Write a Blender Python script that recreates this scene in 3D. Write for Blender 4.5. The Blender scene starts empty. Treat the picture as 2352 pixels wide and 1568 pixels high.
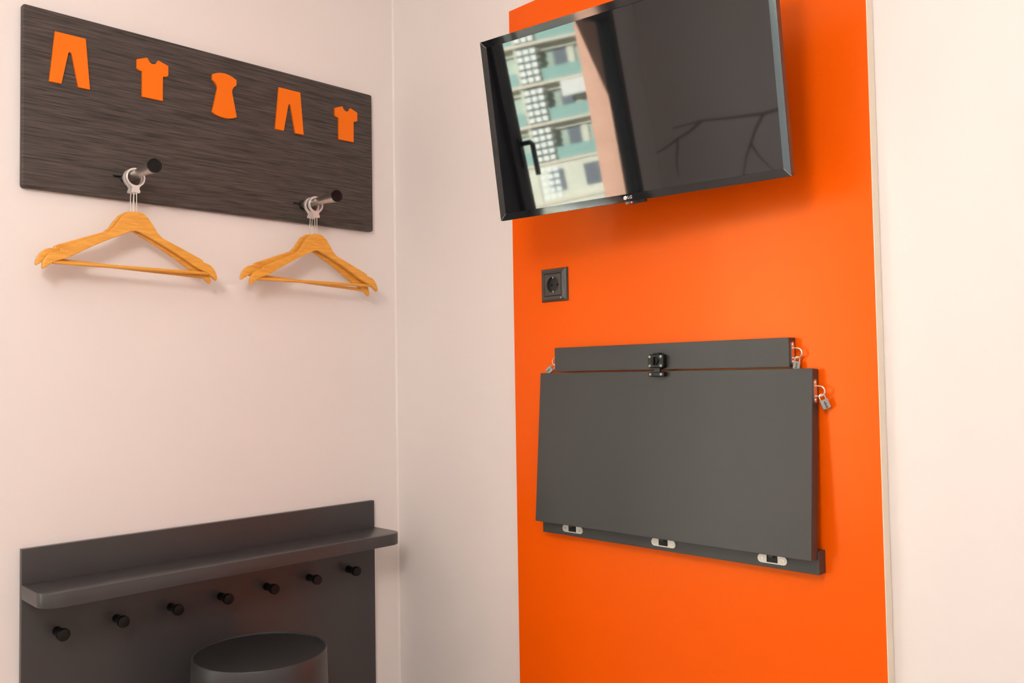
import bpy, bmesh, math, random
from mathutils import Vector, Matrix, Euler
random.seed(7)
sc = bpy.context.scene
C = sc.collection

# ------------------------------------------------------------------ camera
CAM = Vector((-1.6, -2.09044, 1.10))
YAW, PITCH, ROLL, FPX = 0.784270, 0.0386069, -0.0164322, 1983.68
F = Vector((math.cos(YAW)*math.cos(PITCH), math.sin(YAW)*math.cos(PITCH), math.sin(PITCH)))
R0 = Vector((math.sin(YAW), -math.cos(YAW), 0)); U0 = R0.cross(F)
R = math.cos(ROLL)*R0 + math.sin(ROLL)*U0
U = -math.sin(ROLL)*R0 + math.cos(ROLL)*U0
cd = bpy.data.cameras.new('camera'); cam = bpy.data.objects.new('camera', cd); C.objects.link(cam)
cd.sensor_width = 36; cd.lens = 36*FPX/2352; cd.clip_start = 0.02; cd.clip_end = 500
cam.matrix_world = Matrix(((R.x, U.x, -F.x, CAM.x), (R.y, U.y, -F.y, CAM.y), (R.z, U.z, -F.z, CAM.z), (0, 0, 0, 1)))
sc.camera = cam

# ------------------------------------------------------------------ world, sun, exposure
w = bpy.data.worlds.new('sky'); sc.world = w; w.use_nodes = True
bg = w.node_tree.nodes['Background']; bg.inputs[0].default_value = (0.94, 0.97, 1.0, 1); bg.inputs[1].default_value = 2.7
sd = bpy.data.lights.new('sun', 'SUN'); sun = bpy.data.objects.new('sun', sd); C.objects.link(sun)
sd.energy = 56; sd.angle = math.radians(0.6); sd.color = (1, 0.95, 0.88)
sun.rotation_euler = Vector((0.91, 0.068, 0.26)).to_track_quat('Z', 'Y').to_euler()
FILL_W = 32.0  # strength of the added fill lamp
sc.view_settings.view_transform = 'Standard'; sc.view_settings.look = 'None'
sc.view_settings.exposure = 0.12; sc.view_settings.gamma = 1.0; sc.view_settings.use_curve_mapping = False

# ------------------------------------------------------------------ materials
MATS = {}
def mat(name, col, rough=0.6, metal=0.0, spec=0.5, noise=None, bump=None, coat=0.0, emit=None, ior=1.5):
    """noise=(scale, amount, (sx,sy,sz)); bump=(scale, strength, (sx,sy,sz))"""
    m = bpy.data.materials.new(name); m.use_nodes = True; nt = m.node_tree
    b = nt.nodes['Principled BSDF']
    b.inputs['Base Color'].default_value = (*col, 1); b.inputs['Roughness'].default_value = rough
    b.inputs['Metallic'].default_value = metal; b.inputs['Specular IOR Level'].default_value = spec
    b.inputs['Coat Weight'].default_value = coat; b.inputs['Coat Roughness'].default_value = 0.05
    b.inputs['IOR'].default_value = ior
    if emit:
        b.inputs['Emission Color'].default_value = (*emit[0], 1); b.inputs['Emission Strength'].default_value = emit[1]
    def tex(scale, st, detail=4):
        tc = nt.nodes.new('ShaderNodeTexCoord'); mp = nt.nodes.new('ShaderNodeMapping'); n = nt.nodes.new('ShaderNodeTexNoise')
        mp.inputs['Scale'].default_value = st; n.inputs['Scale'].default_value = scale; n.inputs['Detail'].default_value = detail
        nt.links.new(tc.outputs['Object'], mp.inputs[0]); nt.links.new(mp.outputs[0], n.inputs['Vector'])
        return n
    if noise:
        n = tex(noise[0], noise[2]); rp = nt.nodes.new('ShaderNodeValToRGB')
        a = noise[1]
        rp.color_ramp.elements[0].position = 0.3; rp.color_ramp.elements[1].position = 0.7
        rp.color_ramp.elements[0].color = (*[c*(1-a) for c in col], 1)
        rp.color_ramp.elements[1].color = (*[min(1, c*(1+a)) for c in col], 1)
        nt.links.new(n.outputs['Fac'], rp.inputs[0]); nt.links.new(rp.outputs[0], b.inputs['Base Color'])
    if bump:
        n = tex(bump[0], bump[2], 6); bn = nt.nodes.new('ShaderNodeBump'); bn.inputs['Strength'].default_value = bump[1]
        bn.inputs['Distance'].default_value = 0.002
        nt.links.new(n.outputs['Fac'], bn.inputs['Height']); nt.links.new(bn.outputs[0], b.inputs['Normal'])
    MATS[name] = m
    return m
I3 = (1, 1, 1)
mat('wall', (0.88, 0.822, 0.79), 0.75, spec=0.25, noise=(1.3, 0.012, I3), bump=(90, 0.05, I3))
mat('ceiling', (0.90, 0.88, 0.86), 0.9)
mat('floor', (0.50, 0.44, 0.39), 0.45, noise=(3, 0.25, (1, 9, 1)))
mat('orange_panel', (0.97, 0.114, 0.0), 0.29, spec=0.52, noise=(0.8, 0.02, I3))
MATS['orange_panel'].node_tree.nodes['Principled BSDF'].inputs['Specular Tint'].default_value = (1.0, 0.66, 0.28, 1)
mat('orange_cutout', (0.97, 0.19, 0.0), 0.45, spec=0.3)
mat('cream_edge', (0.92, 0.84, 0.70), 0.5)
mat('caulk', (0.88, 0.83, 0.78), 0.5)
mat('grey_laminate', (0.054, 0.050, 0.051), 0.32, spec=0.5, noise=(2.0, 0.06, I3), bump=(220, 0.06, I3))
mat('desk_laminate', (0.045, 0.043, 0.043), 0.42, spec=0.5, noise=(2.2, 0.07, I3), bump=(220, 0.06, I3))
mat('desk_edge', (0.055, 0.040, 0.036), 0.5)
mat('stool_plastic', (0.040, 0.040, 0.043), 0.42, noise=(6, 0.08, I3))
mat('stool_seat', (0.018, 0.019, 0.020), 0.5, noise=(6, 0.08, I3))
mat('black_plastic', (0.004, 0.004, 0.004), 0.38, spec=0.3)
mat('black_gloss', (0.006, 0.006, 0.007), 0.06, spec=0.6, coat=0.4)
mat('latch_black', (0.006, 0.006, 0.006), 0.33, spec=0.4)
mat('tv_side', (0.030, 0.026, 0.024), 0.38)
mat('tv_screen', (0.004, 0.004, 0.005), 0.028, spec=0.5, ior=1.75)
mat('steel', (0.62, 0.57, 0.52), 0.28, metal=1.0, bump=(60, 0.1, (1, 25, 25)))
mat('chrome', (0.88, 0.85, 0.82), 0.10, metal=1.0)
mat('ring_metal', (0.80, 0.77, 0.74), 0.30, metal=0.45)
mat('white_metal', (0.66, 0.63, 0.59), 0.35, metal=0.3)
mat('staple_metal', (0.85, 0.72, 0.60), 0.25, metal=0.9)
mat('lock_grey', (0.34, 0.33, 0.31), 0.45)
mat('screw_grey', (0.42, 0.40, 0.37), 0.45, metal=0.3)
mat('dark_print', (0.03, 0.03, 0.03), 0.6)
mat('logo_white', (0.85, 0.83, 0.80), 0.4, emit=None)
mat('led_red', (0.8, 0.02, 0.03), 0.4, emit=((1.0, 0.05, 0.08), 4.0))
mat('socket_frame', (0.065, 0.056, 0.051), 0.30, spec=0.5)
mat('socket_dark', (0.010, 0.010, 0.010), 0.35)
mat('window_frame', (0.055, 0.065, 0.070), 0.4)
mat('terracotta', (0.70, 0.39, 0.29), 0.8, noise=(8, 0.08, I3))
mat('facade', (0.72, 0.70, 0.60), 0.85, noise=(0.4, 0.08, I3))
mat('facade_dark', (0.42, 0.50, 0.44), 0.8, noise=(0.5, 0.15, I3))
mat('slab', (0.76, 0.68, 0.57), 0.8)
mat('lattice', (0.90, 0.92, 0.90), 0.7)
mat('balcony_glass', (0.32, 0.50, 0.47), 0.15)
mat('far_window', (0.18, 0.20, 0.24), 0.15)
mat('awning', (0.80, 0.78, 0.76), 0.8)
mat('street', (0.30, 0.29, 0.27), 0.9)
mat('sticker', (0.42, 0.39, 0.37), 0.6)
mat('fill_lamp_body', (0.8, 0.8, 0.8), 0.4)

def wood_board():
    m = bpy.data.materials.new('dark_woodgrain'); m.use_nodes = True; nt = m.node_tree; b = nt.nodes['Principled BSDF']
    tc = nt.nodes.new('ShaderNodeTexCoord')
    def layer(sc_, st, det, dist):
        mp = nt.nodes.new('ShaderNodeMapping'); mp.inputs['Scale'].default_value = st
        n = nt.nodes.new('ShaderNodeTexNoise'); n.inputs['Scale'].default_value = sc_; n.inputs['Detail'].default_value = det
        n.inputs['Distortion'].default_value = dist
        nt.links.new(tc.outputs['Object'], mp.inputs[0]); nt.links.new(mp.outputs[0], n.inputs['Vector']); return n
    n1 = layer(9.0, (1.0, 1.0, 28.0), 6, 0.6); n2 = layer(30.0, (0.6, 1, 22.0), 4, 0.2)
    mx = nt.nodes.new('ShaderNodeMix'); mx.inputs['Factor'].default_value = 0.4
    nt.links.new(n1.outputs['Fac'], mx.inputs[2]); nt.links.new(n2.outputs['Fac'], mx.inputs[3])
    rp = nt.nodes.new('ShaderNodeValToRGB'); e = rp.color_ramp.elements
    e[0].position = 0.36; e[0].color = (0.031, 0.025, 0.022, 1); e[1].position = 0.66; e[1].color = (0.114, 0.094, 0.083, 1)
    nt.links.new(mx.outputs[0], rp.inputs[0]); nt.links.new(rp.outputs[0], b.inputs['Base Color'])
    b.inputs['Roughness'].default_value = 0.55; b.inputs['Specular IOR Level'].default_value = 0.3
    bn = nt.nodes.new('ShaderNodeBump'); bn.inputs['Strength'].default_value = 0.25; bn.inputs['Distance'].default_value = 0.001
    nt.links.new(mx.outputs[0], bn.inputs['Height']); nt.links.new(bn.outputs[0], b.inputs['Normal'])
    MATS['dark_woodgrain'] = m
wood_board()
def hanger_wood():
    m = bpy.data.materials.new('hanger_wood'); m.use_nodes = True; nt = m.node_tree; b = nt.nodes['Principled BSDF']
    tc = nt.nodes.new('ShaderNodeTexCoord'); mp = nt.nodes.new('ShaderNodeMapping'); mp.inputs['Scale'].default_value = (3, 8, 26)
    n = nt.nodes.new('ShaderNodeTexNoise'); n.inputs['Scale'].default_value = 6; n.inputs['Detail'].default_value = 5; n.inputs['Distortion'].default_value = 0.8
    nt.links.new(tc.outputs['Object'], mp.inputs[0]); nt.links.new(mp.outputs[0], n.inputs['Vector'])
    rp = nt.nodes.new('ShaderNodeValToRGB'); e = rp.color_ramp.elements
    e[0].position = 0.25; e[0].color = (0.74, 0.305, 0.038, 1); e[1].position = 0.75; e[1].color = (0.93, 0.47, 0.080, 1)
    nt.links.new(n.outputs['Fac'], rp.inputs[0]); nt.links.new(rp.outputs[0], b.inputs['Base Color'])
    b.inputs['Roughness'].default_value = 0.33
    MATS['hanger_wood'] = m
hanger_wood()
def pane_glass():
    m = bpy.data.materials.new('pane_glass'); m.use_nodes = True; nt = m.node_tree
    nt.nodes.remove(nt.nodes['Principled BSDF']); out = nt.nodes['Material Output']
    tr = nt.nodes.new('ShaderNodeBsdfTransparent'); tr.inputs[0].default_value = (0.93, 0.97, 0.955, 1)
    gl = nt.nodes.new('ShaderNodeBsdfGlossy'); gl.inputs['Roughness'].default_value = 0.02
    lw = nt.nodes.new('ShaderNodeLayerWeight'); lw.inputs[0].default_value = 0.5
    pw = nt.nodes.new('ShaderNodeMath'); pw.operation = 'POWER'; pw.inputs[1].default_value = 5.0
    fr = nt.nodes.new('ShaderNodeMath'); fr.operation = 'MULTIPLY_ADD'; fr.inputs[1].default_value = 0.9; fr.inputs[2].default_value = 0.04
    nt.links.new(lw.outputs['Facing'], pw.inputs[0]); nt.links.new(pw.outputs[0], fr.inputs[0])
    mx = nt.nodes.new('ShaderNodeMixShader')
    nt.links.new(fr.outputs[0], mx.inputs[0]); nt.links.new(tr.outputs[0], mx.inputs[1]); nt.links.new(gl.outputs[0], mx.inputs[2])
    nt.links.new(mx.outputs[0], out.inputs[0]); MATS['pane_glass'] = m
pane_glass()

# ------------------------------------------------------------------ mesh helpers
def box(bm, lo, hi, bev=0.0, seg=2):
    r = bmesh.ops.create_cube(bm, size=1.0)
    for v in r['verts']:
        v.co = Vector([lo[i] + (v.co[i]+0.5)*(hi[i]-lo[i]) for i in range(3)])
    if bev:
        ed = list({e for v in r['verts'] for e in v.link_edges})
        bmesh.ops.bevel(bm, geom=ed, offset=bev, segments=seg, affect='EDGES', profile=0.5)
    return bm
def bx(lo, hi, bev=0.0, seg=2):
    return box(bmesh.new(), lo, hi, bev, seg)
def tube(bm, pts, rad, n=12, closed=False, cap=True):
    """tube along points; rad a number or a list"""
    pts = [Vector(p) for p in pts]; N = len(pts); rings = []
    prev = None
    for i, p in enumerate(pts):
        a = pts[(i-1) % N] if (closed or i > 0) else p
        b = pts[(i+1) % N] if (closed or i < N-1) else p
        t = (b-a).normalized()
        if prev is None:
            ref = Vector((0, 0, 1)) if abs(t.z) < 0.9 else Vector((1, 0, 0))
            x = t.cross(ref).normalized()
        else:
            x = (prev - t*prev.dot(t)).normalized()
        prev = x; y = t.cross(x)
        r = rad[i] if isinstance(rad, (list, tuple)) else rad
        rings.append([bm.verts.new(p + x*r*math.cos(2*math.pi*k/n) + y*r*math.sin(2*math.pi*k/n)) for k in range(n)])
    M = N if closed else N-1
    for i in range(M):
        A, B = rings[i], rings[(i+1) % N]
        for k in range(n):
            bm.faces.new((A[k], A[(k+1) % n], B[(k+1) % n], B[k]))
    if cap and not closed:
        bm.faces.new(rings[0][::-1]); bm.faces.new(rings[-1])
    return bm
def lathe(bm, prof, n=48, axis='Z'):
    """prof: list of (r, h); closed with caps if r>0 at ends"""
    def P(r, h, a):
        c, s = r*math.cos(a), r*math.sin(a)
        return {'Z': (c, s, h), 'Y': (c, h, s), 'X': (h, c, s)}[axis]
    rings = [[bm.verts.new(P(r, h, 2*math.pi*k/n)) for k in range(n)] for r, h in prof]
    for A, B in zip(rings, rings[1:]):
        for k in range(n):
            bm.faces.new((A[k], A[(k+1) % n], B[(k+1) % n], B[k]))
    bm.faces.new(rings[0][::-1]); bm.faces.new(rings[-1])
    return bm
def prism(bm, poly, axis, d0, d1, bev=0.0):
    """poly: 2-D outline; axis 'Y': (x,z) outline extruded y d0..d1; 'X': (y,z) outline extruded in x; 'Z': (x,y)"""
    def P(u, v, d):
        return {'Y': (u, d, v), 'X': (d, u, v), 'Z': (u, v, d)}[axis]
    A = [bm.verts.new(P(u, v, d0)) for u, v in poly]; B = [bm.verts.new(P(u, v, d1)) for u, v in poly]
    n = len(poly); fa = bm.faces.new(A[::-1]); fb = bm.faces.new(B)
    for i in range(n):
        bm.faces.new((A[i], A[(i+1) % n], B[(i+1) % n], B[i]))
    if bev:
        bmesh.ops.recalc_face_normals(bm, faces=bm.faces[:])
        ed = list(set(fa.edges) | set(fb.edges))
        bmesh.ops.bevel(bm, geom=ed, offset=bev, segments=2, affect='EDGES', profile=0.5)
    return bm
def obj(name, bm, m, parent=None, smooth=False, loc=None):
    """bm is in world coordinates (or in the parent's space when the parent is not at the origin and loc is None)"""
    bmesh.ops.recalc_face_normals(bm, faces=bm.faces[:])
    me = bpy.data.meshes.new(name); bm.to_mesh(me); bm.free()
    o = bpy.data.objects.new(name, me); C.objects.link(o); me.materials.append(MATS[m])
    if smooth:
        for p in me.polygons: p.use_smooth = True
        if smooth == 'auto':
            try: me.set_sharp_from_angle(angle=math.radians(35))
            except Exception: pass
    if loc is not None: o.location = loc
    if parent: o.parent = parent
    return o
def shift(bm, v):
    bmesh.ops.translate(bm, vec=Vector(v), verts=bm.verts[:]); return bm
def xform(bm, M):
    bmesh.ops.transform(bm, matrix=M, verts=bm.verts[:]); return bm
def tag(o, label, cat, group=None):
    o['label'] = label; o['category'] = cat
    if group: o['group'] = group
    return o
def thing(name, label, cat, loc=(0, 0, 0), rot=None, group=None):
    o = bpy.data.objects.new(name, None); C.objects.link(o); o.location = loc; o.empty_display_size = 0.05
    if rot is not None: o.rotation_euler = rot
    return tag(o, label, cat, group)
def struct(o):
    o['kind'] = 'structure'; return o
class Part:
    """builds children of one thing from bmeshes given in world coordinates"""
    def __init__(self, root): self.root = root; self.l = root.location.copy()
    def __call__(self, name, bm, m, smooth=False, sub=None):
        return obj(name, shift(bm, -self.l), m, sub or self.root, smooth)
def rounded(x0, x1, z0, z1, r, n=5):
    pts = []
    for cx, cz, a0 in ((x1-r, z1-r, 0), (x0+r, z1-r, 90), (x0+r, z0+r, 180), (x1-r, z0+r, 270)):
        for k in range(n+1):
            a = math.radians(a0 + 90*k/n); pts.append((cx + r*math.cos(a), cz + r*math.sin(a)))
    return pts

# ------------------------------------------------------------------ room shell
XB, YB, ZT = -3.79, -3.35, 2.48           # opposite wall, back wall, ceiling
T = 0.12
# left wall (plane y = 0) with the window opening
WX0, WX1, WZ0, WZ1 = -3.37, -1.19, 0.20, 2.26
WM = -1.67        # centre mullion between the wide leaf and the narrow leaf
b = bmesh.new()
box(b, (WX1, 0, 0), (T, 0.175, ZT)); box(b, (XB-T, 0, 0), (WX0, 0.175, ZT))
box(b, (WX0, 0, 0), (WX1, 0.175, WZ0)); box(b, (WX0, 0, WZ1), (WX1, 0.175, ZT))
struct(obj('wall_left', b, 'wall'))
struct(obj('wall_right', bx((0, YB-T, 0), (T, 0, ZT)), 'wall'))
struct(obj('wall_back', bx((XB-T, YB-T, 0), (0, YB, ZT)), 'wall'))
struct(obj('wall_opposite', bx((XB-T, YB, 0), (XB, 0, ZT)), 'wall'))
struct(obj('floor', bx((XB-T, YB-T, -0.1), (T, 0.175, 0)), 'floor'))
struct(obj('ceiling', bx((XB-T, YB-T, ZT), (T, 0.175, ZT+0.1)), 'ceiling'))
struct(obj('trim_1', prism(bmesh.new(), [(0, 0), (-0.0045, 0), (-0.0025, -0.001), (-0.001, -0.0025), (0, -0.0045)], 'Z', 0, ZT), 'caulk'))

# window: reveal facing outside, frame, sash, panes, handle
wr = bpy.data.objects.new('window_1', None); C.objects.link(wr); wr.location = ((WX0+WX1)/2, 0, WZ0); wr.empty_display_size = 0.1; struct(wr)
W = Part(wr)
b = bmesh.new()
for lo, hi in (((WX0, .05, WZ0), (WX0+.115, .176, WZ1)), ((WX1-.05, .05, WZ0), (WX1, .176, WZ1)), ((WX0, .05, WZ1-.06), (WX1, .176, WZ1)), ((WX0, .05, WZ0), (WX1, .2, WZ0+.05))):
    box(b, lo, hi)
W('outer_reveal', b, 'terracotta')
b = bmesh.new(); fw = 0.09
for lo, hi in (((WX0, -.02, WZ0), (WX0+fw, .05, WZ1)), ((WX1-.05, -.02, WZ0), (WX1, .05, WZ1)), ((WM-fw, -.02, WZ0), (WM+.06, .05, WZ1)), ((WX0+fw, -.02, WZ1-.07), (WX1-.05, .05, WZ1)), ((WX0+fw, -.02, WZ0), (WX1-.05, .05, WZ0+.07))):
    box(b, lo, hi, .004)
W('window_frame', b, 'window_frame')
b = bmesh.new(); s0, s1, q0, q1 = WX0+fw, WM-fw, WZ0+.07, WZ1-.07; sw = .075
for lo, hi in (((s0, -.045, q0), (s0+sw, .03, q1)), ((s1-sw-.03, -.045, q0), (s1, .03, q1)), ((s0+sw, -.045, q1-sw), (s1-sw, .03, q1)), ((s0+sw, -.045, q0), (s1-sw, .03, q0+sw))):
    box(b, lo, hi, .006)
sash = W('sash', b, 'window_frame')
W('pane', bx((s0+sw-.005, -.012, q0+sw-.005), (s1-sw+.005, -.006, q1-sw+.005)), 'pane_glass', sub=sash)
W('pane', bx((WM+.055, -.004, WZ0+.065), (WX1-.045, .002, WZ1-.065)), 'pane_glass')
b = bmesh.new(); hx = s1-sw+.012; box(b, (hx-.016, -.052, 1.49), (hx+.016, -.045, 1.61), .003)
tube(b, [(hx, -.048, 1.585), (hx, -.095, 1.585), (hx-.004, -.102, 1.575), (hx-.004, -.102, 1.45)], .011, 10)
W('handle', b, 'black_plastic', sub=sash)

# fill lamp, added out of view to even out the light on the walls
lp = thing('fill_lamp', 'added white globe fill lamp hung from the ceiling out of view', 'lamp', (-1.95, -1.70, ZT))
L_ = Part(lp)
L_('fill_lamp_rose', shift(lathe(bmesh.new(), [(.06, 0), (.06, -.02), (.05, -.03), (.01, -.03)], 32), lp.location), 'fill_lamp_body', 'auto')
L_('fill_lamp_cord', shift(lathe(bmesh.new(), [(.004, -.02), (.004, -.36)], 12), lp.location), 'fill_lamp_body', 'auto')
mat('fill_lamp_globe', (0.9, 0.9, 0.9), 0.5, emit=((1.0, 0.925, 0.885), FILL_W))
L_('globe', shift(lathe(bmesh.new(), [(.20*math.sin(a)+.001, -.55+.20*math.cos(a)) for a in [math.pi*k/20 for k in range(21)]], 40), lp.location), 'fill_lamp_globe', True)

# ------------------------------------------------------------------ coat rack on the left wall
BX0, BX1, BZ0, BZ1, BT = -1.0285, -0.0943, 1.5277, 1.9346, 0.018
cr = thing('coat_rack', 'dark woodgrain coat board with orange clothes cutouts and two steel rods', 'coat rack', ((BX0+BX1)/2, 0, BZ0))
K = Part(cr)
K('board', prism(bmesh.new(), rounded(BX0, BX1, BZ0, BZ1, .006), 'Y', -BT, 0, .003), 'dark_woodgrain')
trousers = [(-.0315, .058), (.0335, .058), (.0432, -.058), (.018, -.058), (.0035, .016), (0, .019), (-.0035, .016), (-.018, -.058), (-.0432, -.058)]
shirt = [(-.038, .039), (-.0135, .0488)] + [(-.0115*math.cos(a), .0488-.0125*math.sin(a)) for a in [math.pi*k/10 for k in range(1, 10)]] + \
        [(.0135, .0488), (.038, .0405), (.038, .0165), (.034, .0135), (.0248, .0115), (.0243, -.0488), (-.0255, -.0488), (-.0255, .0125), (-.0345, .0145), (-.038, .0175)]
dress = [(-.033, .048), (-.022, .0535), (-.011, .0568), (0, .058), (.011, .0568), (.022, .0535), (.033, .048), (.033, .034), (.027, .029), (.0225, .0225), (.0205, .015), (.0335, -.0495),
         (.023, -.0545), (.0115, -.0572), (0, -.058), (-.0115, -.0572), (-.023, -.0545), (-.0335, -.0495), (-.0195, .015), (-.0212, .0225), (-.026, .029), (-.033, .0345)]
for nm, pl, x, z in (('trousers_cutout', trousers, -.9326, 1.8295), ('shirt_cutout', shirt, -.745, 1.8302), ('dress_cutout', dress, -.5605, 1.8298),
                     ('trousers_cutout', trousers, -.3723, 1.8291), ('shirt_cutout', shirt, -.1884, 1.829)):
    o = K(nm, prism(bmesh.new(), [(x+u, z+v) for u, v in pl], 'Y', -BT-.0055, -BT), 'orange_cutout')
    o['label'] = 'orange %s shape' % nm.split('_')[0]
RODS = ((-.807, 1.5785), (-.329, 1.576))
for x, z in RODS:
    rd = K('rod', shift(lathe(bmesh.new(), [(.0098, -BT), (.0100, -.075), (.0106, -.105), (.0120, -.135), (.0140, -.160), (.0160, -.180)], 32, 'Y'), (x, 0, z)), 'steel', 'auto')
    K('collar', shift(lathe(bmesh.new(), [(.0125, -BT), (.0125, -BT-.003), (.011, -BT-.004)], 32, 'Y'), (x, 0, z)), 'black_plastic', 'auto', sub=rd)
    K('rod_base_bar', bx((x-.030, -BT-.004, z+.001), (x-.008, -BT, z+.0045), .001), 'black_plastic', sub=rd)  # thin black bar on the board beside the rod base
    K('end_cap', shift(lathe(bmesh.new(), [(.0150, -.178), (.0161, -.1800), (.0161, -.1845), (.0154, -.1860), (.0130, -.1860), (.0120, -.1850)], 32, 'Y'), (x, 0, z)), 'black_plastic', 'auto', sub=rd)

# ------------------------------------------------------------------ wooden hangers
def hanger_half():
    # outer profile from the top middle out to the tip, then the inner profile back
    outer = [(0, 0), (.010, -.0008), (.0175, -.0035), (.0300, -.0135), (.0405, -.0285), (.0495, -.0435), (.0610, -.0550), (.0810, -.0640), (.1050, -.0745), (.1330, -.0870), (.1540, -.0965), (.1620, -.1008),
             (.1620, -.1052), (.1700, -.1068), (.1790, -.1100), (.1870, -.1165), (.1935, -.1265), (.1972, -.1370), (.1975, -.1440)]
    inner = [(.1955, -.1475), (.1880, -.1420), (.1780, -.1335), (.1680, -.1285), (.1450, -.1190), (.1000, -.0925), (.0590, -.0705), (.0200, -.0520), (.0080, -.0465)]
    return outer, inner
def make_hanger():
    root = thing('coat_hanger', 'x', 'hanger', (0, 0, 0), group='wooden hangers')
    outer, inner = hanger_half()
    right = outer + inner + [(0, -.0450)]
    left = [(-x, z) for x, z in (inner[::-1] and [(p[0], p[1]) for p in inner[::-1]])] + [(-x, z) for x, z in outer[::-1][:-1]]
    b = prism(bmesh.new(), right + left, 'Y', -.0058, .0058, .0016)
    obj('hanger_body', b, 'hanger_wood', root)
    obj('trouser_bar', tube(bmesh.new(), [(-.176, 0, -.1312), (.176, 0, -.1312)], .0042, 12), 'hanger_wood', root, 'auto')
    wr_ = obj('wire', tube(bmesh.new(), [(-.0032, 0, -.004), (-.0032, 0, .048)], .00105, 8), 'chrome', root, 'auto')
    obj('wire', tube(bmesh.new(), [(.0032, 0, -.004), (.0032, 0, .048)], .00105, 8), 'chrome', root, 'auto')
    # ring that hangs on the rod: flat band ring, waisted neck and flanged foot
    zc = .0795; b = bmesh.new(); n = 40
    ro, ri, hw = .0222, .0182, .0036
    vs = []
    for k in range(n):
        a = 2*math.pi*k/n; c, s = math.cos(a), math.sin(a)
        vs.append([b.verts.new((r*c, y, zc + r*s)) for r, y in ((ri, -hw), (ro, -hw), (ro, hw), (ri, hw))])
    for k in range(n):
        A, B = vs[k], vs[(k+1) % n]
        for j in range(4): b.faces.new((A[j], A[(j+1) % 4], B[(j+1) % 4], B[j]))
    rg = obj('ring', b, 'ring_metal', root, 'auto')
    b = bmesh.new()
    prism(b, [(-.0140, .0630), (-.0090, .0575), (-.0080, .0530), (-.0100, .0500), (-.0100, .0445), (.0100, .0445), (.0100, .0500), (.0080, .0530), (.0090, .0575), (.0140, .0630), (.006, .0595), (0, .0580), (-.006, .0595)], 'Y', -.0042, .0042)
    obj('ring_foot', b, 'ring_metal', rg)
    return root
proto = make_hanger()
def copy_tree(o, parent=None):
    c = o.copy(); C.objects.link(c); c.parent = parent
    for ch in list(o.children): copy_tree(ch, c)
    return c
HZ = -.0830   # hanger origin (top of the wood) below the rod axis
spots = [(RODS[0], -.074, 0.0, 0.0, 0, 'front wooden hanger of the two on the steel rod farther from the orange panel'),
         (RODS[0], -.0600, 2.4, 0.0, 0, 'rear wooden hanger of the two on the steel rod farther from the orange panel'),
         (RODS[1], -.080, -0.6, 0.0, 0, 'front wooden hanger of the two on the steel rod nearer the orange panel'),
         (RODS[1], -.0610, 3.2, 0.0, 0, 'rear wooden hanger of the two on the steel rod nearer the orange panel')]
for i, ((x, z), y, tilt, yaw, dz, lab) in enumerate(spots):
    o = proto if i == 0 else copy_tree(proto)
    o['label'] = lab
    # rotate about the ring centre
    M = Matrix.Translation((x, y, z-.0075+dz)) @ Euler((0, math.radians(tilt), math.radians(yaw))).to_matrix().to_4x4() @ Matrix.Translation((0, 0, -.0795))
    o.location = M.translation; o.rotation_euler = M.to_euler()

# ------------------------------------------------------------------ shelf panel with pegs
PX0, PX1, PZ1 = -1.0238, -.098, .7419
sp = thing('shelf_panel', 'dark grey wall panel with a rounded shelf and a row of black pegs', 'shelf', ((PX0+PX1)/2, 0, 0))
S = Part(sp)
S('back_panel', bx((PX0, -.0150, .03), (PX1, 0, PZ1), .0012), 'grey_laminate')
b = bmesh.new(); r = .042; pts = [(PX0, -.0150), (PX1, -.0150)]
D = -.153
for cx, a0 in ((PX1-r, 0), (PX0+r, -90)):
    for k in range(9):
        a = math.radians(a0 - 90*k/8); pts.append((cx + r*math.cos(a), D + r + r*math.sin(a)))
prism(b, pts, 'Z', .6350, .6660, .0012)
S('shelf', b, 'grey_laminate', 'auto')
for k in range(7):
    x = -.9528 + k*(.7624/6)
    prof = [(.0100, -.015), (.0092, -.030), (.0092, -.044), (.0100, -.047), (.0128, -.049), (.0135, -.051), (.0135, -.059), (.0125, -.061), (.0105, -.0615)]
    S('peg', shift(lathe(bmesh.new(), prof, 24, 'Y'), (x, 0, .5533+.001*k)), 'black_plastic', 'auto')

# ------------------------------------------------------------------ stool
st = thing('stool', 'dark grey drum stool with a flat recessed top in front of the shelf panel', 'stool', (-.5805, -.2290, 0))
ps = Part(st)
ps('body', shift(lathe(bmesh.new(), [(.150, 0), (.1610, 0), (.1625, .004), (.1595, .12), (.1560, .30), (.1528, .44), (.1515, .466), (.1500, .4690), (.1470, .4690), (.1462, .4650), (.1462, .455)], 96), st.location), 'stool_plastic', 'auto')
ps('seat_top', shift(lathe(bmesh.new(), [(.146, .450), (.1458, .4655), (.13, .4660), (.02, .4660)], 96), st.location), 'stool_seat', 'auto')

# ------------------------------------------------------------------ orange panel
OT = .028
op = thing('decor_panel', 'tall glossy orange wall panel with a cream side edge', 'panel', (0, -.993, .06))
O = Part(op)
O('orange_board', bx((-OT, -1.4545, .06), (-.0015, -.530, 2.0455), .0008), 'orange_panel')
O('edge_strip', bx((-OT+.0002, -1.4556, .06), (-.0015, -1.4545, 2.0455)), 'cream_edge')

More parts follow.
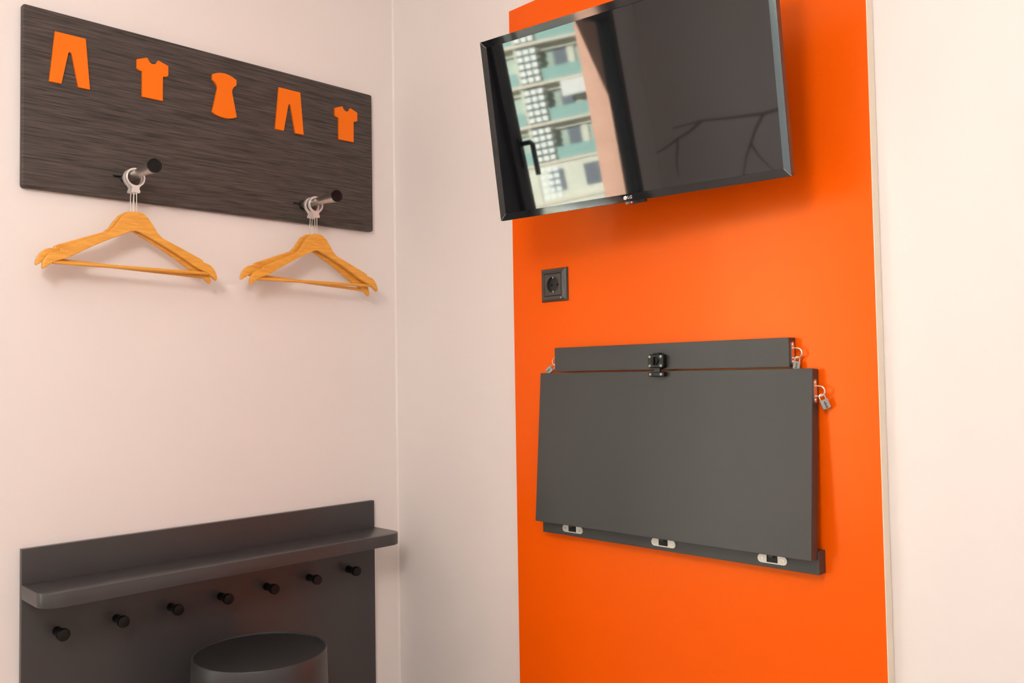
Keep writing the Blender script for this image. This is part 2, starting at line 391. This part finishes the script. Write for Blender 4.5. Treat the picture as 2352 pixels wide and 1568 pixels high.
# ------------------------------------------------------------------ socket
so = thing('power_socket', 'square black wall socket on the orange panel below the television', 'socket', (-OT, -.6756, 1.3186))
X0 = -OT
def yz_rect(h, cy=-.6756, cz=1.3186, vh=None): 
    vh = vh or h
    return cy-h, cy+h, cz-vh, cz+vh
b = bmesh.new()
def frame_loft(bm, loops):
    """loops of (x, half_y, half_z): quads lofted between square loops"""
    rings = []
    for x, hy, hz in loops:
        rings.append([bm.verts.new((x, -.6756+sy*hy, 1.3186+sz*hz)) for sy, sz in ((-1, -1), (1, -1), (1, 1), (-1, 1))])
    for A, B in zip(rings, rings[1:]):
        for k in range(4): bm.faces.new((A[k], A[(k+1) % 4], B[(k+1) % 4], B[k]))
    return rings
Q = Part(so)
rs = frame_loft(b, [(X0, .0425, .0408), (X0-.0022, .0425, .0408), (X0-.0062, .0405, .0390), (X0-.0088, .0360, .0345), (X0-.0098, .0285, .0280), (X0-.0075, .0275, .0270), (X0-.0005, .0275, .0270)])
Q('frame', b, 'socket_frame')
b = bmesh.new(); cyl = []
# insert with a round well
n = 32; top = []; sq = []
for k in range(n):
    a = 2*math.pi*k/n; c_, s_ = math.cos(a), math.sin(a); m_ = max(abs(c_), abs(s_))
    sq.append(b.verts.new((X0-.0100, -.6756+.0268*c_/m_, 1.3186+.0262*s_/m_)))
    top.append(b.verts.new((X0-.0100, -.6756+.0195*c_, 1.3186+.0195*s_)))
low = [b.verts.new((X0-.0012, v.co.y, v.co.z)) for v in top]
sqb = [b.verts.new((X0-.0005, v.co.y, v.co.z)) for v in sq]
for k in range(n):
    j = (k+1) % n
    b.faces.new((sq[k], sq[j], top[j], top[k])); b.faces.new((top[k], top[j], low[j], low[k])); b.faces.new((sqb[k], sqb[j], sq[j], sq[k]))
b.faces.new(low)
ins = Q('insert', b, 'socket_frame')
Q('outlet_floor', shift(lathe(bmesh.new(), [(.0185, -.0030), (.0185, -.0012)], 32, 'X'), (X0, -.6756, 1.3186)), 'socket_dark', 'auto', sub=ins)
for dy in (-.0095, .0095):
    Q('pin_hole', shift(lathe(bmesh.new(), [(.0032, -.0038), (.0032, -.0028)], 16, 'X'), (X0, -.6756+dy, 1.3186)), 'black_plastic', 'auto', sub=ins)
for dz in (-.0170, .0170):
    Q('earth_clip', bx((X0-.0095, -.6776, 1.3186+dz-.0022), (X0-.002, -.6736, 1.3186+dz+.0022), .0006), 'steel', sub=ins)
Q('marking_dot', shift(lathe(bmesh.new(), [(.0022, -.0102), (.0022, -.0106), (.001, -.0108)], 16, 'X'), (X0, -.6756-.026, 1.3186-.0330)), 'lock_grey', 'auto', sub=ins)

# ------------------------------------------------------------------ folding wall desk
fd = thing('folding_desk', 'folded dark grey wall desk latched upright on the orange panel', 'desk', (-OT, -.994, .718))
G = Part(fd)
FX = -.055
G('top_batten', bx((FX, -1.2975, 1.1062), (-OT, -.6930, 1.1630), .0008), 'desk_laminate')
G('lower_rail', bx((FX, -1.3455, .7185), (-OT, -.6450, .7620), .0008), 'desk_laminate')
# leaf: tilted board, bottom resting in front of the rail
zt, zb = 1.1031, .7480
tilt = math.atan2(.027, zt-zb); hl = math.hypot(.027, zt-zb)
LM = Matrix.Translation((-.0805, 0, zb)) @ Matrix.Rotation(tilt, 4, 'Y')      # local: x=0 front face, z up the leaf
def leafbox(lo, hi, bev=0): return xform(bx(lo, hi, bev), LM)
leaf = G('leaf', leafbox((0, -1.3430, 0), (.0245, -.6440, hl), .0009), 'desk_laminate')
# hinges on the rail, half covered by the leaf
for yc in (-.741, -.998, -1.2513):
    b = bmesh.new()
    prism(b, rounded(yc-.031, yc+.031, .7270, .7432, .0080, 6), 'X', FX-.0022, FX, 0)
    hg = G('hinge', b, 'white_metal')
    for s_ in (-1, 1):
        G('screw', shift(lathe(bmesh.new(), [(.0038, -.0022), (.0038, -.0030), (.0020, -.0030), (.0014, -.0024)], 16, 'X'), (FX, yc+s_*.0225, .7348)), 'steel', 'auto', sub=hg)
    G('hinge_slot', bx((FX-.0026, yc-.0115, .7295), (FX-.0021, yc+.0115, .7450)), 'black_plastic', sub=hg)
    G('hinge_arm', bx((FX-.0080, yc-.0050, .7400), (FX-.0024, yc+.0050, .7485), .001), 'tv_side', sub=hg)
# latch: housing on the batten, tongue, keeper on the leaf
LY = -.9975
b = bmesh.new(); prism(b, rounded(LY-.0205, LY+.0205, 1.1095, 1.1390, .0055, 5), 'X', FX-.0150, FX, .0022)
lt = G('latch', b, 'latch_black')
G('latch_cap', bx((FX-.0125, LY-.0085, 1.1385), (FX-.002, LY+.0085, 1.1425), .001), 'latch_black', sub=lt)
b = bmesh.new(); lathe(b, [(.0095, 0), (.0095, -.0025), (.0085, -.0035), (.006, -.0035)], 28, 'X'); box(b, (-.0085, -.0022, -.0085), (-.003, .0022, .0085), .0012)
G('latch_knob', shift(b, (FX-.0150, LY+.001, 1.1250)), 'black_plastic', 'auto', sub=lt)
for sy in (-1, 1):
    for sz in (-1, 1):
        G('screw', shift(lathe(bmesh.new(), [(.0028, 0), (.0028, -.0012), (.0016, -.0012), (.0012, -.0004)], 14, 'X'), (FX-.0150, LY+sy*.0145, 1.1243+sz*.0098)), 'screw_grey', 'auto', sub=lt)
G('latch_tongue', bx((FX-.0100, LY-.0075, 1.0990), (FX-.004, LY+.0075, 1.1115), .0008), 'tv_side', sub=lt)
b = bmesh.new(); prism(b, rounded(LY-.0205, LY+.0205, 1.0915, 1.1010, .0025, 4), 'X', FX-.0145, FX-.0005, .0015)
kp = G('latch_keeper', b, 'latch_black')
for sy in (-1, 1):
    G('screw', shift(lathe(bmesh.new(), [(.0028, 0), (.0028, -.0012), (.0016, -.0012), (.0012, -.0004)], 14, 'X'), (FX-.0145, LY+sy*.0140, 1.0962)), 'screw_grey', 'auto', sub=kp)
# staples (plates with a U loop) on the ends of batten and leaf
def staple(yf, zc, sgn, xc):
    """plate on an end face at y=yf whose outside looks towards sgn*y"""
    b = bmesh.new()
    prism(b, rounded(xc-.0055, xc+.0055, zc-.0225, zc+.0225, .0053, 5), 'Y', yf, yf+sgn*.0016)
    stp = G('staple', b, 'staple_metal')
    pts = [(xc, yf, zc+.010)] + [(xc, yf+sgn*(.0095+.0095*math.sin(a)), zc+.0095*math.cos(a)) for a in [math.pi*k/10 for k in range(11)]] + [(xc, yf, zc-.0095)]
    G('staple_loop', tube(bmesh.new(), pts, .0017, 10), 'staple_metal', 'auto', sub=stp)
    for dz in (-.0165, .0165):
        G('screw', shift(lathe(bmesh.new(), [(.0034, sgn*.0016), (.0030, sgn*.0026), (.0015, sgn*.0028)], 14, 'Y'), (xc, yf, zc+dz)), 'staple_metal', 'auto', sub=stp)
staple(-1.2975, 1.1330, -1, -.041)
staple(-1.3430, 1.0600, -1, -.0455)
staple(-.6930, 1.1300, 1, -.041)

# ------------------------------------------------------------------ padlocks
def padlock(loop_pt, rot, lab, k=.88):
    o = thing('padlock', lab, 'padlock', loop_pt, rot, 'small padlocks on the desk')
    o.scale = (k, k, k)
    # local: y-z plane is the face; shackle top at origin
    b = bmesh.new(); prism(b, rounded(-.0085, .0085, -.0310, -.0110, .0018, 3), 'X', -.0042, .0042, .0008)
    body = obj('lock_body', b, 'lock_grey', o)
    pts = [(0, -.0058, -.012), (0, -.0058, -.0045)] + [(0, -.0058*math.cos(a), -.0045+.0058*math.sin(a)) for a in [math.pi*k/8 for k in range(1, 8)]] + [(0, .0058, -.0045), (0, .0058, -.012)]
    obj('shackle', tube(bmesh.new(), pts, .00125, 8), 'chrome', o, 'auto')
    b = bmesh.new()
    for k in range(4): box(b, (-.0046, -.0022+(k % 2)*.0008, -.0285+k*.0036), (-.0041, .0022-(k % 2)*.0005, -.0262+k*.0036))
    obj('print_marks', b, 'dark_print', body)  # dark strips standing for small lettering
    return o
padlock((-.041, -1.3080, 1.1250), Euler((math.radians(10), 0, math.radians(28))), 'small grey padlock hanging from the batten end on the cream-edged side of the panel', .74)
padlock((-.0455, -1.3545, 1.0530), Euler((math.radians(-22), 0, math.radians(38))), 'small grey padlock hanging from the side of the desk leaf')
padlock((-.041, -.6800, 1.1215), Euler((math.radians(52), 0, math.radians(10))), 'small grey padlock hanging from the batten end below the wall socket')

# ------------------------------------------------------------------ television
TC = Vector((-.24305, -1.04944, 1.63663))
TX = Vector((.14707321, -.98911218, .00515335)); TY = Vector((-.16290213, -.01908275, .98645768)); TN = Vector((-.97561897, -.14592099, -.16393504))
TY = (TY - TX*TX.dot(TY)).normalized(); TN = TX.cross(TY).normalized()
if TN.x > 0: TN = -TN
tv = thing('television', 'black flat screen television on a tilting wall mount over the orange panel', 'television')
tv.matrix_world = Matrix(((TX.x, TY.x, TN.x, TC.x), (TX.y, TY.y, TN.y, TC.y), (TX.z, TY.z, TN.z, TC.z), (0, 0, 0, 1)))
# local: x right, y up, z towards the viewer; z=0 is the rim plane
HW, HH = .325, .195
def rect(bm, hw, hh, z, r=0.0, dy=0.0):
    if r: pts = rounded(-hw, hw, -hh+dy, hh+dy, r, 4)
    else: pts = [(-hw, -hh+dy), (hw, -hh+dy), (hw, hh+dy), (-hw, hh+dy)]
    return [bm.verts.new((x, y, z)) for x, y in pts]
def loft(bm, rings, cap0=False, cap1=False):
    for A, B in zip(rings, rings[1:]):
        n = len(A)
        for k in range(n): bm.faces.new((A[k], A[(k+1) % n], B[(k+1) % n], B[k]))
    if cap0: bm.faces.new(rings[0][::-1])
    if cap1: bm.faces.new(rings[-1])
    return bm
b = bmesh.new()
loft(b, [rect(b, HW, HH, 0, .004), rect(b, HW+.0004, HH+.0004, -.004, .004), rect(b, HW-.001, HH-.001, -.024, .004), rect(b, HW-.03, HH-.03, -.034, .01), rect(b, HW-.10, HH-.07, -.046, .02)], cap1=True)
obj('back_shell', b, 'tv_side', tv)
b = bmesh.new()
o1 = rect(b, HW, HH, 0.0); i1 = rect(b, HW-.0135, HH-.0150, -.0028); i2 = rect(b, HW-.0138, HH-.0153, -.0042)
loft(b, [o1, i1, i2])
o2 = rect(b, HW-.0002, HH-.0002, -.006); loft(b, [o2, o1])
obj('bezel', b, 'black_gloss', tv)
for sx in (-1, 1):
    for sy in (-1, 1):
        obj('mitre_edge', tube(bmesh.new(), [(sx*(HW-.0006), sy*(HH-.0006), .0000), (sx*(HW-.0132), sy*(HH-.0147), -.0026)], .00045, 6), 'lock_grey', tv)
obj('screen', bx((-HW+.0135, -HH+.0150, -.010), (HW-.0135, HH-.0150, -.0040)), 'tv_screen', tv)
# logo on the lower bezel: disc and letters
def bez_pt(x, t):   # point on the lower bezel; t 0 outer .. 1 inner
    return Vector((x, -HH + .0150*t, -.0028*t))
bt = math.atan2(-.0028, .0150)
lx = -.0105
fc = bpy.data.curves.new('logo_letters', 'FONT'); fc.body = 'LG'; fc.size = .0086; fc.extrude = .0001; fc.align_x = 'LEFT'; fc.align_y = 'CENTER'
fo = bpy.data.objects.new('tmp', fc); C.objects.link(fo); dg = bpy.context.evaluated_depsgraph_get()
me = bpy.data.meshes.new_from_object(fo.evaluated_get(dg)); bpy.data.objects.remove(fo)
me.name = 'logo_letters'; me.materials.clear(); me.materials.append(MATS['logo_white'])
lo = bpy.data.objects.new('logo_letters', me); C.objects.link(lo); lo.parent = tv
lo.matrix_local = Matrix.Translation(bez_pt(lx+.0052, .52) + Vector((0, 0, .0004))) @ Matrix.Rotation(bt, 4, 'X')
b = bmesh.new(); lathe(b, [(.0048, 0), (.0048, .0003)], 28, 'Z')
ld = obj('logo_disc', b, 'logo_white', tv)
ld.matrix_local = Matrix.Translation(bez_pt(lx, .52) + Vector((0, 0, .0002))) @ Matrix.Rotation(bt, 4, 'X') @ Matrix.Scale(.82, 4)
b = bmesh.new(); tube(b, [(.0030*math.cos(a), .0030*math.sin(a), 0) for a in [math.radians(95+i*15) for i in range(18)]] + [(.0008, 0, 0)], .0003, 6)
tube(b, [(0, .0014, 0), (0, -.0014, 0), (.0012, -.0014, 0)], .0003, 6)
lg = obj('logo_mark', b, 'dark_print', ld); lg.location = (0, 0, .0003)
# sensor window below the bezel and its light
b = bmesh.new(); prism(b, rounded(-.012, .032, -HH-.0062, -HH+.001, .003, 4), 'Z', -.014, -.002, .0008)
sn = obj('sensor_bump', b, 'black_gloss', tv)
b = bmesh.new(); lathe(b, [(.0015, 0), (.0015, .0006), (.0008, .0010)], 14, 'Z'); shift(b, (.0025, -HH-.0028, -.002))
obj('standby_light', b, 'led_red', sn)
# wall mount arm (stays with the television)
TVM = tv.matrix_world.copy(); inv = TVM.inverted()
b = bmesh.new(); box(b, (-.055, -.06, -.062), (.055, .06, -.044), .003)
mt = obj('mount_plate', b, 'black_plastic', tv)
b = bmesh.new(); p0 = inv @ Vector((-OT-.01, -1.12, 1.640)); tube(b, [Vector((0, 0, -.055)), Vector((0, 0, -.08)), p0 + (inv.to_3x3() @ Vector((-.03, 0, 0))), p0], .016, 12)
obj('mount_arm', b, 'black_plastic', tv, 'auto')
b = bx((-OT-.012, -1.17, 1.57), (-OT-.0005, -1.07, 1.71), .002); xform(b, inv)
obj('wall_bracket', b, 'black_plastic', tv)

# ------------------------------------------------------------------ branch sticker on the opposite wall (seen in the screen)
b = bmesh.new()
def branch(p, ang, ln, rad, depth):
    pts = [p]; a = ang
    for k in range(5):
        a += random.uniform(-.18, .18); q = (pts[-1][0] + ln/5*math.cos(a), pts[-1][1] + ln/5*math.sin(a)); pts.append(q)
        if depth and k in (1, 3): branch(q, a - (0.9 if k == 1 else 0.6), ln*.5, rad*.75, depth-1)
    for i, (A, B) in enumerate(zip(pts, pts[1:])):
        d = Vector((B[0]-A[0], B[1]-A[1])).normalized(); nrm = Vector((-d.y, d.x)); r0 = rad*(1-i*.14); r1 = rad*(1-(i+1)*.14)
        prism(b, [(A[0]+nrm.x*r0, A[1]+nrm.y*r0), (B[0]+nrm.x*r1, B[1]+nrm.y*r1), (B[0]-nrm.x*r1, B[1]-nrm.y*r1), (A[0]-nrm.x*r0, A[1]-nrm.y*r0)], 'X', XB+.0002, XB+.0017)
branch((-1.02, 1.46), .10, .90, .014, 2)
tag(obj('branch_sticker', b, 'sticker'), 'flat grey tree branch sticker on the plain wall facing the television', 'sticker')

# ------------------------------------------------------------------ street and apartment block outside the window
ob = struct(obj('ground', bx((-140, -60, -10), (60, 120, -9.8)), 'street'))
BO = Vector((-61.8, 26.2, 0)); bang = math.atan2(-.89, -.45)
ab = thing('apartment_building', 'pale apartment block with balconies across the street from the window', 'building', (BO.x, BO.y, -9.8), Euler((0, 0, bang)))
# local: x along the facade, y out of the facade towards the room is +y?  (rotation maps local x to (-.45,-.89)); front side found below
fr = Vector((math.cos(bang), math.sin(bang), 0)); ny = Vector((-fr.y, fr.x, 0)); SG = 1 if ny.dot(Vector((.89, -.45, 0))) > 0 else -1
Z0 = 9.8
def ap(name, lo, hi, m, sub=None):
    lo = (lo[0], SG*lo[1], lo[2]+Z0); hi = (hi[0], SG*hi[1], hi[2]+Z0)
    l2 = tuple(min(a, c) for a, c in zip(lo, hi)); h2 = tuple(max(a, c) for a, c in zip(lo, hi))
    return obj(name, bx(l2, h2), m, sub or ab)
ap('main_wall', (-9, -8, -9.8), (9, -1.4, 17), 'facade_dark')
FL = [-.7+3*k for k in range(-3, 6)]
for k, z in enumerate(FL):
    ap('balcony_slab', (-9, -1.4, z-.22), (9, .25, z), 'slab')
for bay in range(-1, 2):
    u = bay*5.8 + 1.2
    b = bmesh.new()
    for z in FL[2:]:
        for r_ in range(5):
            for c_ in range(3):
                x0 = u-2.55+c_*.52; z0 = z+.12+r_*.52
                box(b, (x0, min(SG*-.5, SG*.1), z0+Z0), (x0+.40, max(SG*-.5, SG*.1), z0+.36+Z0))
    obj('lattice_screen', b, 'lattice', ab)['kind'] = 'stuff'
    ap('pier', (u-2.75, -1.4, -9.8), (u-2.6, 0, 17), 'facade')
    ap('pier', (u-1.0, -1.4, -9.8), (u-.8, -.6, 17), 'facade')
    for z in FL:
        low = z < -2
        if low:
            for x0 in (u-1.9, u+.9): ap('window', (x0, -.1, z+.6), (x0+1.2, .05, z+2.3), 'far_window')
            ap('ground_wall', (u-2.75, -1.4, z), (u+3.05, 0, z+2.78), 'facade')
        else:
            ap('balcony_glass', (u-.9, .05, z+.02), (u+3.0, .12, z+.95), 'balcony_glass')
            ap('balcony_door', (u+.3, -1.42, z+.05), (u+1.3, -1.35, z+2.2), 'far_window')
            ap('wall_panel_light', (u+1.4, -1.4, z), (u+1.9, -1.2, z+2.78), 'facade')
            ap('lintel', (u-.8, -1.4, z+2.3), (u+3.05, -.9, z+2.78), 'facade')
ap('awning', (1.5, .15, 3.9), (3.6, .30, 5.05), 'awning')
